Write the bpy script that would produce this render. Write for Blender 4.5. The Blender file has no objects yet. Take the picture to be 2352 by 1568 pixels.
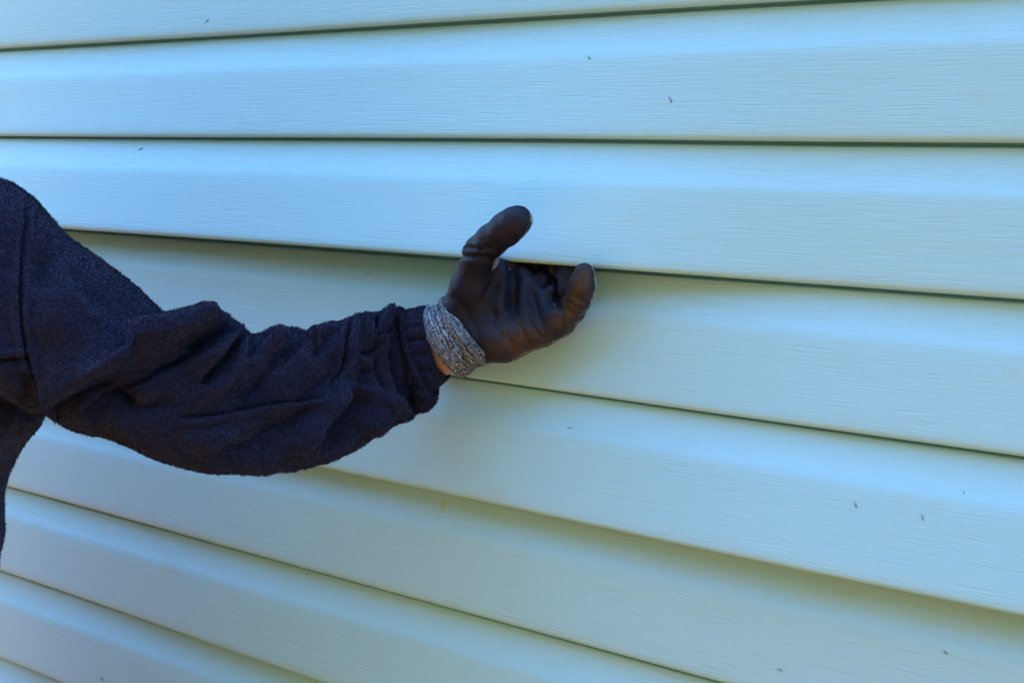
import bpy, math, random
import numpy as np
from mathutils import Vector, Matrix

R = math.radians
scene = bpy.context.scene
COL = scene.collection

# ------------------------------------------------------------------ camera
F_MM = 50.0
PITCH, YAW, ROLL = 0.0675, 0.66445, 0.06454
CAM_D, CAM_Z = 1.05185, 1.50          # metres in front of the wall face, eye height
cp, sp, cy, sy = math.cos(PITCH), math.sin(PITCH), math.cos(YAW), math.sin(YAW)
FW = np.array([-sy * cp, cy * cp, -sp])
R0 = np.array([cy, sy, 0.0])
U0 = np.cross(R0, FW)
RT = R0 * math.cos(ROLL) + U0 * math.sin(ROLL)
UP = np.cross(RT, FW)
EYE = np.array([0.0, -CAM_D, CAM_Z])
cam = bpy.data.cameras.new('camera')
cam.lens, cam.sensor_width = F_MM, 36.0
cam.clip_start, cam.clip_end = 0.02, 1000
cam.dof.use_dof = True
cam.dof.focus_distance = 1.28
cam.dof.aperture_fstop = 16.0
co = bpy.data.objects.new('camera', cam)
COL.objects.link(co)
m = Matrix.Identity(4)
for i in range(3):
    m[i][0], m[i][1], m[i][2], m[i][3] = RT[i], UP[i], -FW[i], EYE[i]
co.matrix_world = m
scene.camera = co

# ------------------------------------------------------------------ light
SUN_DIR = np.array([-0.30, 0.36, 0.88])     # towards the sun: high behind the house, the wall is in open shade
SUN_DIR /= np.linalg.norm(SUN_DIR)
elev = math.asin(SUN_DIR[2])
azim = math.atan2(SUN_DIR[0], SUN_DIR[1])
w = bpy.data.worlds.new('World')
scene.world = w
w.use_nodes = True
nt = w.node_tree
sky = nt.nodes.new('ShaderNodeTexSky')
sky.sky_type = 'NISHITA'
sky.sun_disc = False
sky.sun_elevation = elev
sky.sun_rotation = azim
sky.air_density = 1.0
sky.dust_density = 0.0
sky.ozone_density = 6.5
bg = nt.nodes['Background']
bg.inputs['Strength'].default_value = 0.15
nt.links.new(sky.outputs[0], bg.inputs[0])
sl = bpy.data.lights.new('sun', 'SUN')
sl.energy, sl.angle, sl.color = 2.35, R(0.5), (1.0, 0.95, 0.84)
so = bpy.data.objects.new('sun', sl)
COL.objects.link(so)
so.rotation_euler = Vector(SUN_DIR).to_track_quat('Z', 'Y').to_euler()
so.location = (-4, -4, 5)

vs = scene.view_settings
vs.view_transform = 'Standard'
vs.look = 'None'
vs.gamma = 1.0
vs.use_curve_mapping = False
vs.exposure = 2.98

BLOCKER_X, BLOCKER_Y, BLOCKER_L, BLOCKER_H = -60, 3.2, 9.0, 12.5  # size of the added slope that blocks low sky
BLOCKER_LOW = .58
# ------------------------------------------------------------------ helpers
FPX, CX, CY = 2352 * F_MM / 36.0, 1176.0, 784.0


def at(u, v, d):
    """the point of the plane d metres in front of the wall face seen in direction (u, v) of the survey photo"""
    r = FW * FPX + RT * (u - CX) - UP * (v - CY)
    return EYE + r * ((-d - EYE[1]) / r[1])


def project(p):
    q = np.asarray(p) - EYE
    z = q @ FW
    return CX + FPX * (q @ RT) / z, CY - FPX * (q @ UP) / z


def hash3(i, j, k):
    n = (i * 374761393 + j * 668265263 + k * 2147483647) & 0xFFFFFFFF
    n = ((n ^ (n >> 13)) * 1274126177) & 0xFFFFFFFF
    n = n ^ (n >> 16)
    return (n & 0xFFFF) / 65535.0


def noise(p, scale=1.0, seed=0):
    """smooth value noise in -1..1, vectorised"""
    p = np.asarray(p, float) * scale + seed * 17.31
    f = np.floor(p)
    t = p - f
    t = t * t * (3 - 2 * t)
    i = f.astype(np.int64)
    out = 0
    for a in (0, 1):
        for b in (0, 1):
            for c in (0, 1):
                wt = (t[..., 0] if a else 1 - t[..., 0]) * (t[..., 1] if b else 1 - t[..., 1]) * (t[..., 2] if c else 1 - t[..., 2])
                out = out + wt * hash3(i[..., 0] + a, i[..., 1] + b, i[..., 2] + c)
    return out * 2 - 1


def sstep(x, a, b):
    t = np.clip((np.asarray(x, float) - a) / (b - a), 0, 1)
    return t * t * (3 - 2 * t)


def link_mesh(name, verts, faces, mat, parent=None, smooth=True, uv=None, attrs=None):
    me = bpy.data.meshes.new(name)
    verts = np.asarray(verts, np.float32)
    faces = np.asarray(faces, np.int32) if not isinstance(faces, list) else faces
    if isinstance(faces, list):
        me.from_pydata([tuple(map(float, q)) for q in verts], [], faces)
    else:
        n, k = faces.shape
        me.vertices.add(len(verts))
        me.vertices.foreach_set('co', verts.ravel())
        me.loops.add(n * k)
        me.loops.foreach_set('vertex_index', faces.ravel())
        me.polygons.add(n)
        me.polygons.foreach_set('loop_start', np.arange(n, dtype=np.int32) * k)
    me.update(calc_edges=True)
    me.validate()
    if smooth:
        me.polygons.foreach_set('use_smooth', np.ones(len(me.polygons), bool))
    if uv is not None:
        idx = np.zeros(len(me.loops), np.int32)
        me.loops.foreach_get('vertex_index', idx)
        l = me.uv_layers.new(name='UVMap')
        l.data.foreach_set('uv', np.asarray(uv, np.float32)[idx].ravel())
    for an, av in (attrs or {}).items():
        a = me.attributes.new(an, 'FLOAT', 'POINT')
        a.data.foreach_set('value', np.asarray(av, np.float32))
    me.materials.append(mat)
    o = bpy.data.objects.new(name, me)
    COL.objects.link(o)
    if parent is not None:
        o.parent = parent
        o.matrix_parent_inverse = parent_inv(parent)
    return o


def parent_inv(p):
    # things are Empties that are only moved, never turned; every mesh is built in world coordinates
    return Matrix.Translation(-p.location) if p.type == 'EMPTY' else Matrix.Identity(4)


def thing(name, label, cat, loc=(0, 0, 0), group=None):
    o = bpy.data.objects.new(name, None)
    o.empty_display_size = 0.1
    o.location = loc
    COL.objects.link(o)
    tag(o, label, cat, group)
    return o


def tag(o, label, cat, group=None):
    o['label'], o['category'] = label, cat
    if group:
        o['group'] = group


def grid_faces(nu, nv, wrap_v=False):
    i = np.arange(nu - 1)[:, None]
    mv = nv if wrap_v else nv - 1
    j = np.arange(mv)[None, :]
    j2 = (j + 1) % nv
    return np.stack([i * nv + j, i * nv + j2, (i + 1) * nv + j2, (i + 1) * nv + j], -1).reshape(-1, 4)


def box_mesh(x0, x1, y0, y1, z0, z1):
    v = [(x, y, z) for x in (x0, x1) for y in (y0, y1) for z in (z0, z1)]
    f = [(0, 1, 3, 2), (4, 6, 7, 5), (0, 4, 5, 1), (2, 3, 7, 6), (0, 2, 6, 4), (1, 5, 7, 3)]
    return v, f


def spline(pts, n):
    """Catmull-Rom through rows of pts, n samples with parameter 0..len-1"""
    P = np.asarray(pts, float)
    t = np.linspace(0, len(P) - 1, n)
    i = np.clip(t.astype(int), 0, len(P) - 2)
    f = (t - i)[:, None]
    p0, p1 = P[np.clip(i - 1, 0, None)], P[i]
    p2, p3 = P[i + 1], P[np.clip(i + 2, None, len(P) - 1)]
    return 0.5 * (2 * p1 + (p2 - p0) * f + (2 * p0 - 5 * p1 + 4 * p2 - p3) * f ** 2 + (3 * p1 - p0 - 3 * p2 + p3) * f ** 3)


def poly_dist(px, py, line):
    """signed distance to a polyline (positive on its left in the picture sense) and parameter 0..1 along it"""
    L = np.asarray(line, float)
    best = np.full(px.shape, 1e9)
    side = np.ones(px.shape)
    par = np.zeros(px.shape)
    seg = np.linalg.norm(np.diff(L, axis=0), axis=1)
    tot = seg.sum()
    acc = 0
    for a, b, s in zip(L[:-1], L[1:], seg):
        dx, dy = (b - a) / s
        qx, qy = px - a[0], py - a[1]
        t = np.clip(qx * dx + qy * dy, 0, s)
        ex, ey = qx - t * dx, qy - t * dy
        dd = np.hypot(ex, ey)
        m_ = dd < best
        best = np.where(m_, dd, best)
        side = np.where(m_, np.sign(dx * qy - dy * qx), side)
        par = np.where(m_, (acc + t) / tot, par)
        acc += s
    return best, side, par


def overlap(px, py, line, lift, depth, wo, wu, ends=(.1, .1), sharp=2.5):
    """cloth lapping over itself along a line: raised on the side above it, a sharp drop, a slow recovery below"""
    d, s, t = poly_dist(px, py, spline(line, 30))
    tp = sstep(t, 0, max(ends[0], 1e-3)) * sstep(1 - t, 0, max(ends[1], 1e-3))
    sd = np.where(py < np.interp(px, *np.array(sorted(map(tuple, spline(line, 60)))).T), 1, -1) * d
    k = .5 + .5 * np.tanh(sd / sharp)
    return tp * (k * lift * np.exp(-(np.maximum(sd, 0) / wo) ** 2) - (1 - k) * depth * np.exp(-(np.maximum(-sd, 0) / wu) ** 2))


def folds(px, py, items):
    """displacement (metres) of cloth from a list of creases and ridges"""
    out = np.zeros(px.shape)
    for it in items:
        line, depth, wa, wb = it[:4]
        lift = it[4] if len(it) > 4 else 0.0
        ends = it[5] if len(it) > 5 else (0.15, 0.15)
        L = spline(line, 24) if len(line) > 2 else np.asarray(line, float)
        d, s, t = poly_dist(px, py, L)
        wd = np.where(s > 0, wa, wb)
        tp = sstep(t, 0, max(ends[0], 1e-3)) * sstep(1 - t, 0, max(ends[1], 1e-3))
        tp = np.where((ends[0] == 0) & (t < .5), 1, tp)
        tp = np.where((ends[1] == 0) & (t > .5), 1, tp)
        out += -depth * np.exp(-(d / wd) ** 2) * tp
        if lift:
            out += lift * tp * np.where(s > 0, np.exp(-((d - 1.3 * wa) / wa) ** 2), 0)
    return out


# ---- signed-distance modelling (smooth unions of tapered capsules), meshed with surface nets
class Field:
    def __init__(self, lo, hi, h):
        self.lo, self.h = np.asarray(lo, float), h
        self.n = np.ceil((np.asarray(hi) - self.lo) / h).astype(int) + 1
        self.F = np.full(self.n, 1.0, np.float32)

    def _win(self, lo, hi):
        a = np.clip(np.floor((lo - self.lo) / self.h).astype(int), 0, self.n)
        b = np.clip(np.ceil((hi - self.lo) / self.h).astype(int) + 1, 0, self.n)
        ax = [self.lo[k] + self.h * np.arange(a[k], b[k]) for k in range(3)]
        return tuple(slice(a[k], b[k]) for k in range(3)), np.meshgrid(*ax, indexing='ij', sparse=True)

    def cone(self, a, b, ra, rb, k=0.006, flat=(1, 1, 1), cut=False):
        a, b = np.asarray(a, float), np.asarray(b, float)
        fl = np.asarray(flat, float)
        pad = (max(ra, rb) + 3 * k + 3 * self.h) * np.maximum(fl, 1 / np.maximum(fl, .3) * 0 + fl) + 3 * self.h
        sl_, (X, Y, Z) = self._win(np.minimum(a, b) - pad, np.maximum(a, b) + pad)
        if min(s.stop - s.start for s in sl_) <= 0:
            return
        d = (b - a) / fl
        X, Y, Z = (X - a[0]) / fl[0], (Y - a[1]) / fl[1], (Z - a[2]) / fl[2]
        t = np.clip((X * d[0] + Y * d[1] + Z * d[2]) / max(d @ d, 1e-12), 0, 1)
        q = np.sqrt((X - t * d[0]) ** 2 + (Y - t * d[1]) ** 2 + (Z - t * d[2]) ** 2) - (ra + (rb - ra) * t)
        o = self.F[sl_]
        if cut:
            q = -q
            hh = np.clip(k - np.abs(o - q), 0, None) / k
            self.F[sl_] = np.maximum(o, q) + hh * hh * k * .25
        else:
            hh = np.clip(k - np.abs(o - q), 0, None) / k
            self.F[sl_] = np.minimum(o, q) - hh * hh * k * .25

    def chain(self, pts, rad, k=0.006, flat=(1, 1, 1)):
        for p, q, r, s in zip(pts[:-1], pts[1:], rad[:-1], rad[1:]):
            self.cone(p, q, r, s, k, flat)

    def mesh(self):
        F = self.F
        ins = F < 0
        n = np.array(F.shape) - 1
        cnt = np.zeros(n, np.int8)
        for c in np.ndindex(2, 2, 2):
            cnt += ins[c[0]:c[0] + n[0], c[1]:c[1] + n[1], c[2]:c[2] + n[2]]
        cell = np.argwhere((cnt > 0) & (cnt < 8))
        idx = np.full(n, -1, np.int64)
        idx[tuple(cell.T)] = np.arange(len(cell))
        acc = np.zeros((len(cell), 3))
        num = np.zeros(len(cell))
        corners = [np.array(c) for c in np.ndindex(2, 2, 2)]
        for A in corners:
            for ax in range(3):
                if A[ax]:
                    continue
                B = A.copy()
                B[ax] = 1
                fa, fb = F[tuple((cell + A).T)], F[tuple((cell + B).T)]
                mk = (fa < 0) != (fb < 0)
                t = np.where(mk, fa / np.where(mk, fa - fb, 1), 0)
                acc += mk[:, None] * (A + (B - A) * t[:, None])
                num += mk
        V = self.lo + self.h * (cell + acc / num[:, None])
        quads = []
        for ax in range(3):
            b_, c_ = (ax + 1) % 3, (ax + 2) % 3
            s0 = [slice(None)] * 3
            s1 = [slice(None)] * 3
            s0[ax], s1[ax] = slice(0, -1), slice(1, None)
            a0, a1 = ins[tuple(s0)], ins[tuple(s1)]
            E = np.argwhere(a0 != a1)
            E = E[(E[:, b_] > 0) & (E[:, c_] > 0) & (E[:, b_] < n[b_]) & (E[:, c_] < n[c_])]
            fl = a0[tuple(E.T)]

            def cid(db, dc):
                q = E.copy()
                q[:, b_] += db
                q[:, c_] += dc
                return idx[tuple(q.T)]
            Q = np.stack([cid(-1, -1), cid(0, -1), cid(0, 0), cid(-1, 0)], 1)
            Q[~fl] = Q[~fl][:, ::-1]
            quads.append(Q)
        return V, np.concatenate(quads)


def normals(V, Q):
    n = np.cross(V[Q[:, 2]] - V[Q[:, 0]], V[Q[:, 3]] - V[Q[:, 1]])
    N = np.zeros_like(V)
    for k in range(Q.shape[1]):
        for c in range(3):
            N[:, c] += np.bincount(Q[:, k], n[:, c], len(V))
    return N / np.maximum(np.linalg.norm(N, axis=1, keepdims=True), 1e-12)


def relax(V, Q, it=2, f=0.5):
    a = np.concatenate([Q, np.roll(Q, 1, 1)])
    for _ in range(it):
        S = np.zeros_like(V)
        cnt = np.zeros(len(V))
        for k in range(4):
            i, j = Q[:, k], Q[:, (k + 1) % 4]
            for c in range(3):
                S[:, c] += np.bincount(i, V[j, c], len(V)) + np.bincount(j, V[i, c], len(V))
            cnt += np.bincount(i, minlength=len(V)) + np.bincount(j, minlength=len(V))
        V = V + f * (S / np.maximum(cnt, 1)[:, None] - V)
    return V


# ------------------------------------------------------------------ materials
class Mat:
    def __init__(self, name, color=(.5, .5, .5), rough=.6, spec=.5):
        self.m = bpy.data.materials.new(name)
        self.m.use_nodes = True
        self.t = self.m.node_tree
        self.b = self.t.nodes['Principled BSDF']
        self.b.inputs['Base Color'].default_value = (*color, 1)
        self.b.inputs['Roughness'].default_value = rough
        self.b.inputs['Specular IOR Level'].default_value = spec

    def n(self, typ, **kw):
        x = self.t.nodes.new(typ)
        for k, v in kw.items():
            setattr(x, k, v)
        return x

    def l(self, a, b):
        self.t.links.new(a, b)

    def val(self, node, **kw):
        for k, v in kw.items():
            node.inputs[k.replace('_', ' ')].default_value = v
        return node

    def coords(self, scale=(1, 1, 1), kind='Object', src=None):
        if src is None:
            src = self.n('ShaderNodeTexCoord').outputs[kind]
        mp = self.n('ShaderNodeMapping')
        mp.inputs['Scale'].default_value = scale
        self.l(src, mp.inputs['Vector'])
        return mp.outputs[0]

    def noise(self, vec, scale=5, detail=3, rough=.5, dist=0):
        x = self.n('ShaderNodeTexNoise')
        self.l(vec, x.inputs['Vector'])
        self.val(x, Scale=scale, Detail=detail, Roughness=rough, Distortion=dist)
        return x.outputs['Fac']

    def ramp(self, fac, stops):
        x = self.n('ShaderNodeValToRGB')
        e = x.color_ramp.elements
        while len(e) < len(stops):
            e.new(.5)
        for q, (p, c) in zip(e, stops):
            q.position = p
            q.color = (*c, 1) if isinstance(c, tuple) else (c, c, c, 1)
        self.l(fac, x.inputs[0])
        return x.outputs[0]

    def mix(self, fac, a, b, mode='MIX'):
        x = self.n('ShaderNodeMix', data_type='RGBA', blend_type=mode)
        for s, v in ((x.inputs[0], fac), (x.inputs[6], a), (x.inputs[7], b)):
            if isinstance(v, (int, float)):
                s.default_value = v
            elif isinstance(v, tuple):
                s.default_value = (*v, 1)
            else:
                self.l(v, s)
        return x.outputs[2]

    def math(self, op, a, b=0.0):
        x = self.n('ShaderNodeMath', operation=op)
        for s, v in ((x.inputs[0], a), (x.inputs[1], b)):
            if isinstance(v, (int, float)):
                s.default_value = v
            else:
                self.l(v, s)
        return x.outputs[0]

    def bump(self, h, strength=.5, dist=.001, prev=None):
        x = self.n('ShaderNodeBump')
        self.val(x, Strength=strength, Distance=dist)
        self.l(h, x.inputs['Height'])
        if prev is not None:
            self.l(prev, x.inputs['Normal'])
        return x.outputs[0]

    def set(self, **kw):
        for k, v in kw.items():
            s = self.b.inputs[k.replace('_', ' ')]
            if isinstance(v, (int, float)):
                s.default_value = v
            elif isinstance(v, tuple):
                s.default_value = (*v, 1)
            else:
                self.l(v, s)
        return self.m


def siding_material():
    M = Mat('vinyl_siding', rough=.42, spec=.38)
    g = M.n('ShaderNodeNewGeometry').outputs['Position']
    # embossed wood grain: long thin wavering ridges
    wob = M.n('ShaderNodeVectorMath', operation='MULTIPLY_ADD')
    nz = M.n('ShaderNodeTexNoise')
    M.l(M.coords((14, 1, 40), src=g), nz.inputs['Vector'])
    M.val(nz, Scale=1.0, Detail=2.0)
    M.l(nz.outputs['Color'], wob.inputs[0])
    wob.inputs[1].default_value = (0.0, 0.0, 0.0022)
    M.l(g, wob.inputs[2])
    v1 = M.coords((18, 1, 640), src=wob.outputs[0])
    n1 = M.noise(v1, 1.0, 2.5, .55)
    v2 = M.coords((45, 1, 1250), src=wob.outputs[0])
    n2 = M.noise(v2, 1.0, 2.0, .6)
    v3 = M.coords((5, 1, 12), src=g)
    amp = M.ramp(M.noise(v3, 1.0, 2), [(.35, .45), (.65, 1.0)])
    cut = M.ramp(n1, [(.30, 0.0), (.46, .8), (.7, 1.0)])
    h = M.math('MULTIPLY', M.math('ADD', cut, M.math('MULTIPLY', n2, .55)), amp)
    nb = M.bump(h, .5, .0007)
    low = M.noise(M.coords((1.3, 1, 5), src=g), 1.0, 3)
    nb2 = M.bump(low, .25, .01, nb)
    # colour: pale blue-green vinyl, faint chalky variation, a few old yellow-brown stains
    c = M.mix(M.ramp(low, [(.3, 0.0), (.7, 1.0)]), (.355, .632, .660), (.375, .652, .675))
    st = M.noise(M.coords((9, 1, 14), src=g), 1.0, 5, .65)
    c = M.mix(M.math('MULTIPLY', M.ramp(st, [(.62, 0.0), (.74, 1.0)]), .22), c, (.45, .43, .25))
    # drip marks, each at its own spot on the wall
    for (u, v, rx, rz, k) in STAINS:
        p = at(u, v, 0)
        vm = M.n('ShaderNodeVectorMath', operation='SUBTRACT')
        M.l(g, vm.inputs[0])
        vm.inputs[1].default_value = tuple(p)
        q = M.coords((1 / rx, 0, 1 / rz), src=vm.outputs[0])
        ln = M.n('ShaderNodeVectorMath', operation='LENGTH')
        M.l(q, ln.inputs[0])
        e = M.math('ADD', ln.outputs['Value'], M.math('MULTIPLY', M.noise(M.coords((160, 1, 110), src=g), 1.0, 3, .6), 1.9))
        M_ = M.ramp(M.math('SUBTRACT', e, .6), [(.55, 1.0), (1.0, 0.0)])
        c = M.mix(M.math('MULTIPLY', M_, k * .8), c, (.46, .42, .13))
    return M.set(Base_Color=c, Normal=nb2, Roughness=M.ramp(low, [(.3, .38), (.7, .48)]))


STAINS = [(1005, 1163, .0065, .013, .75), (996, 1185, .003, .009, .6), (1045, 1160, .007, .008, .35), (2160, 1160, .022, .016, .09),
          (2085, 1150, .012, .018, .1), (1545, 1375, .004, .012, .15), (1615, 1410, .003, .006, .2),
          (1310, 1465, .006, .004, .4), (2330, 855, .02, .008, .2)]


def fleece_material(name, dark=1.0):
    M = Mat(name, rough=1.0, spec=.1)
    g = M.n('ShaderNodeNewGeometry').outputs['Position']
    pile = M.noise(M.coords((1, 1, 1), src=g), 480, 2, .6)
    fine = M.noise(M.coords((1, 1, 1), src=g), 950, 2, .6)
    clump = M.noise(M.coords((1, 1, 1), src=g), 120, 3, .6)
    h = M.math('ADD', M.math('ADD', pile, M.math('MULTIPLY', fine, .5)), M.math('MULTIPLY', clump, .7))
    c = M.ramp(pile, [(.32, (.005 * dark, .004 * dark, .009 * dark)), (.52, (.010 * dark, .0095 * dark, .022 * dark)), (.72, (.020 * dark, .021 * dark, .050 * dark))])
    M.set(Base_Color=c, Normal=M.bump(h, .8, .0014))
    M.set(Sheen_Weight=.12, Sheen_Roughness=.6, Sheen_Tint=(.55, .62, 1.0))
    return M.m


def glove_material():
    M = Mat('nitrile_glove', rough=.55, spec=.28)
    g = M.n('ShaderNodeNewGeometry').outputs['Position']
    at_ = M.n('ShaderNodeAttribute', attribute_name='knit')
    ad = M.n('ShaderNodeAttribute', attribute_name='dirt')
    ar = M.n('ShaderNodeAttribute', attribute_name='rows')
    # coating: black nitrile, worn brown where dirty
    wear = M.noise(M.coords((1, 1, 1), src=g), 60, 5, .65)
    fine = M.noise(M.coords((1, 1, 1), src=g), 420, 3, .6)
    streak = M.noise(M.coords((700, 700, 90), src=g), 1.0, 3, .6)
    blk = M.mix(wear, (.0036, .0040, .0115), (.0076, .0078, .0210))
    dm = M.math('MULTIPLY', M.math('MULTIPLY', ad.outputs['Fac'], .7), M.ramp(M.math('ADD', M.math('MULTIPLY', wear, .6), M.math('MULTIPLY', streak, .4)), [(.30, .05), (.62, 1.0)]))
    coat = M.mix(dm, blk, (.115, .070, .028))
    # knit liner: pale heather yarn
    wv = M.noise(M.coords((1, 1, 1), src=g), 650, 2, .6)
    kn = M.ramp(wv, [(.38, (.03, .03, .03)), (.5, (.22, .22, .20)), (.62, (.46, .45, .38))])
    c = M.mix(at_.outputs['Fac'], coat, kn)
    # knit rows telegraphing through the coating near the cuff
    rw = M.math('SINE', M.math('MULTIPLY', ar.outputs['Fac'], 1.0))
    sp_ = M.noise(M.coords((1, 1, 1), src=g), 700, 1)
    am = M.n('ShaderNodeAttribute', attribute_name='rowmask')
    hh = M.math('ADD', M.math('MULTIPLY', M.math('MULTIPLY', M.math('ADD', rw, M.math('MULTIPLY', sp_, 1.4)), am.outputs['Fac']), .30), M.math('MULTIPLY', fine, .8))
    n1 = M.bump(hh, .45, .0007)
    crk = M.noise(M.coords((1, 1, 1), src=g), 170, 4, .7, 1.2)
    n2 = M.bump(M.math('ADD', wear, M.math('MULTIPLY', crk, .45)), .6, .0022, n1)
    M.set(Base_Color=c, Normal=n2, Roughness=M.mix(at_.outputs['Fac'], M.ramp(wear, [(.3, .46), (.7, .66)]), (.95, .95, .95)))
    return M.m


def cuff_material():
    M = Mat('knit_cuff', rough=.95, spec=.15)
    uv = M.n('ShaderNodeUVMap').outputs[0]
    a = M.noise(M.coords((38, 110, 1), src=uv), 1.0, 3, .75)
    b = M.noise(M.coords((14, 40, 1), src=uv), 1.0, 2, .6)
    wv = M.n('ShaderNodeTexWave', wave_type='BANDS', bands_direction='X')
    M.l(M.coords((1, 1, 1), src=uv), wv.inputs['Vector'])
    M.val(wv, Scale=7.5, Distortion=2.2, Detail=2, Detail_Scale=3)
    s = M.math('ADD', M.math('MULTIPLY', a, .65), M.math('ADD', M.math('MULTIPLY', b, .35), M.math('MULTIPLY', wv.outputs['Fac'], .09)))
    c = M.ramp(s, [(.43, (.012, .013, .017)), (.53, (.085, .095, .11)), (.62, (.33, .35, .36))])
    st = M.n('ShaderNodeAttribute', attribute_name='dirt')
    c = M.mix(M.math('MULTIPLY', st.outputs['Fac'], .5), c, (.30, .24, .10), 'MULTIPLY')
    n = M.bump(s, .8, .0012)
    return M.set(Base_Color=c, Normal=n)


def simple(name, c1, c2, scale=40, rough=.7, bump=.3, dist=.002, spec=.4):
    M = Mat(name, rough=rough, spec=spec)
    v = M.coords((1, 1, 1))
    f = M.noise(v, scale, 4, .6)
    return M.set(Base_Color=M.mix(f, c1, c2), Normal=M.bump(f, bump, dist))


def skin_material():
    M = Mat('skin', rough=.5, spec=.4)
    v = M.coords((1, 1, 1))
    f = M.noise(v, 60, 4, .6)
    M.set(Base_Color=M.mix(f, (.50, .27, .19), (.60, .35, .25)), Normal=M.bump(M.noise(v, 700, 2), .15, .001))
    M.set(Subsurface_Weight=.15, Subsurface_Scale=.004)
    return M.m


M_SIDE = siding_material()
M_SHEATH = simple('sheathing', (.10, .085, .06), (.14, .12, .08), 20, .9)
M_CONC = simple('concrete', (.22, .21, .19), (.34, .33, .30), 14, .9, .5, .004)
M_EARTH = simple('brown_earth', (.265, .105, .022), (.315, .132, .032), 3, .95, .6, .05)
M_BLOCKER = simple('blocker_olive', (.040, .040, .015), (.070, .068, .026), 3, .95, .6, .05)  # dull olive for the added sky-blocking slope
M_FLEECE = fleece_material('navy_fleece')
M_GLOVE = glove_material()
M_CUFF = cuff_material()
M_SKIN = skin_material()
M_HAIR = simple('hair', (.018, .013, .009), (.04, .03, .02), 200, .6, .8, .004)
M_TROUSER = simple('trouser_cloth', (.03, .033, .04), (.05, .055, .065), 300, .9, .4, .002)
M_BOOT = simple('boot_leather', (.03, .02, .014), (.055, .038, .026), 90, .55, .4, .002)
M_EYE = simple('eye', (.65, .63, .6), (.7, .68, .66), 60, .2, 0)
M_IRIS = simple('iris', (.03, .02, .012), (.05, .035, .02), 200, .2, 0)
M_SEED = simple('dry_seed', (.22, .24, .20), (.34, .36, .28), 900, .85, .4, .0005)

# ------------------------------------------------------------------ ground
gv, gf = [(-200, -200, 0), (200, -200, 0), (200, 200, 0), (-200, 200, 0)], [(0, 1, 2, 3)]
ground = link_mesh('ground', gv, gf, M_EARTH, smooth=False)
ground['kind'] = 'structure'
# unseen slope added behind the camera to block low skylight from the wall
hx_, hy_ = np.linspace(BLOCKER_X, 60, 121), np.linspace(0, 1, 40)
HXX, HT = np.meshgrid(hx_, hy_, indexing='ij')
HYY = -(BLOCKER_Y + BLOCKER_L * HT)
HZZ = BLOCKER_H * sstep(HT, 0, 1) * (BLOCKER_LOW + (1 - BLOCKER_LOW) * sstep(HXX, -7, 1)) - .05  # kept lower on the left to let more sky in there
HV = np.stack([HXX, HYY, HZZ], -1).reshape(-1, 3)
HV[:, 2] += .12 * noise(HV, .9, 2) + .05 * noise(HV, 3.1, 5) - .0
sky_blocker = link_mesh('sky_blocker', HV, grid_faces(121, 40), M_BLOCKER)
sky_blocker['kind'] = 'structure'

# ------------------------------------------------------------------ house wall: double-course vinyl siding
EX = 0.1143                                  # exposure of one course
ZL0 = CAM_Z + 0.21309                        # height of the uppermost butt edge in view
STEP = 0.0110
HAND = at(1230, 640, .03)
XH, ZH = HAND[0], HAND[2]
PROFILE = [(.0045, -.0125), (.0015, -.0118), (.0003, -.0095), (.0, -.0065), (.0003, -.0040), (.0012, -.0020), (.0026, -.0008), (.0048, -.0002),
           (.010, 0), (.020, -.0002), (.032, -.0004), (.046, -.0007), (.060, -.0010), (.070, -.0013), (.0745, -.0018), (.0775, -.0027),
           (.0805, -.0039), (.0845, -.0054), (.0895, -.0070), (.0950, -.0086), (.1005, -.0100), (.1060, -.0112), (.1100, -.0118), (.1117, -.0128), (.1123, -.0180), (EX + .0035, -.0185)]
PROFILE = np.array(PROFILE) * (1, STEP / .0125)


def zline(k):
    return ZL0 - k * EX


def lift(j, x, z):
    """how far panel j (its lower edge on line 2j) stands off its lock, at x and height z"""
    x = np.asarray(x, float)
    t = np.clip((z - zline(2 * j)) / (2 * EX), 0, 1.2)
    wgt = np.clip(1 - t, 0, 1) ** 1.5
    wob = .0009 * np.sin(x * 5.1 + j * 2.3) + .0006 * np.sin(x * 11.7 + j)
    a = np.zeros_like(x)
    if j == 1:
        a = .031 * sstep(XH + .30 - x, 0, .36) + .004 * np.exp(-((x - XH) / .10) ** 2)
        a = a * (1 - .15 * sstep(XH - .2 - x, 0, .5))
    elif j == 2:
        a = .010 + .010 * sstep(x, -1.0, -.45)
        a = a * sstep(x, -1.75, -1.25)
    elif j == 3:
        a = .0035 * sstep(x, -1.4, -.6)
    return (a + wob + .0009) * wgt


def panel_surface(j, x, z):
    """outward offset of the outermost siding surface at (x, z)"""
    k = math.ceil((ZL0 - z) / EX - 1e-9)
    t = z - zline(k)
    return float(np.interp(t, PROFILE[7:, 0], PROFILE[7:, 1])) + float(lift(math.ceil(k / 2), x, z))


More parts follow.
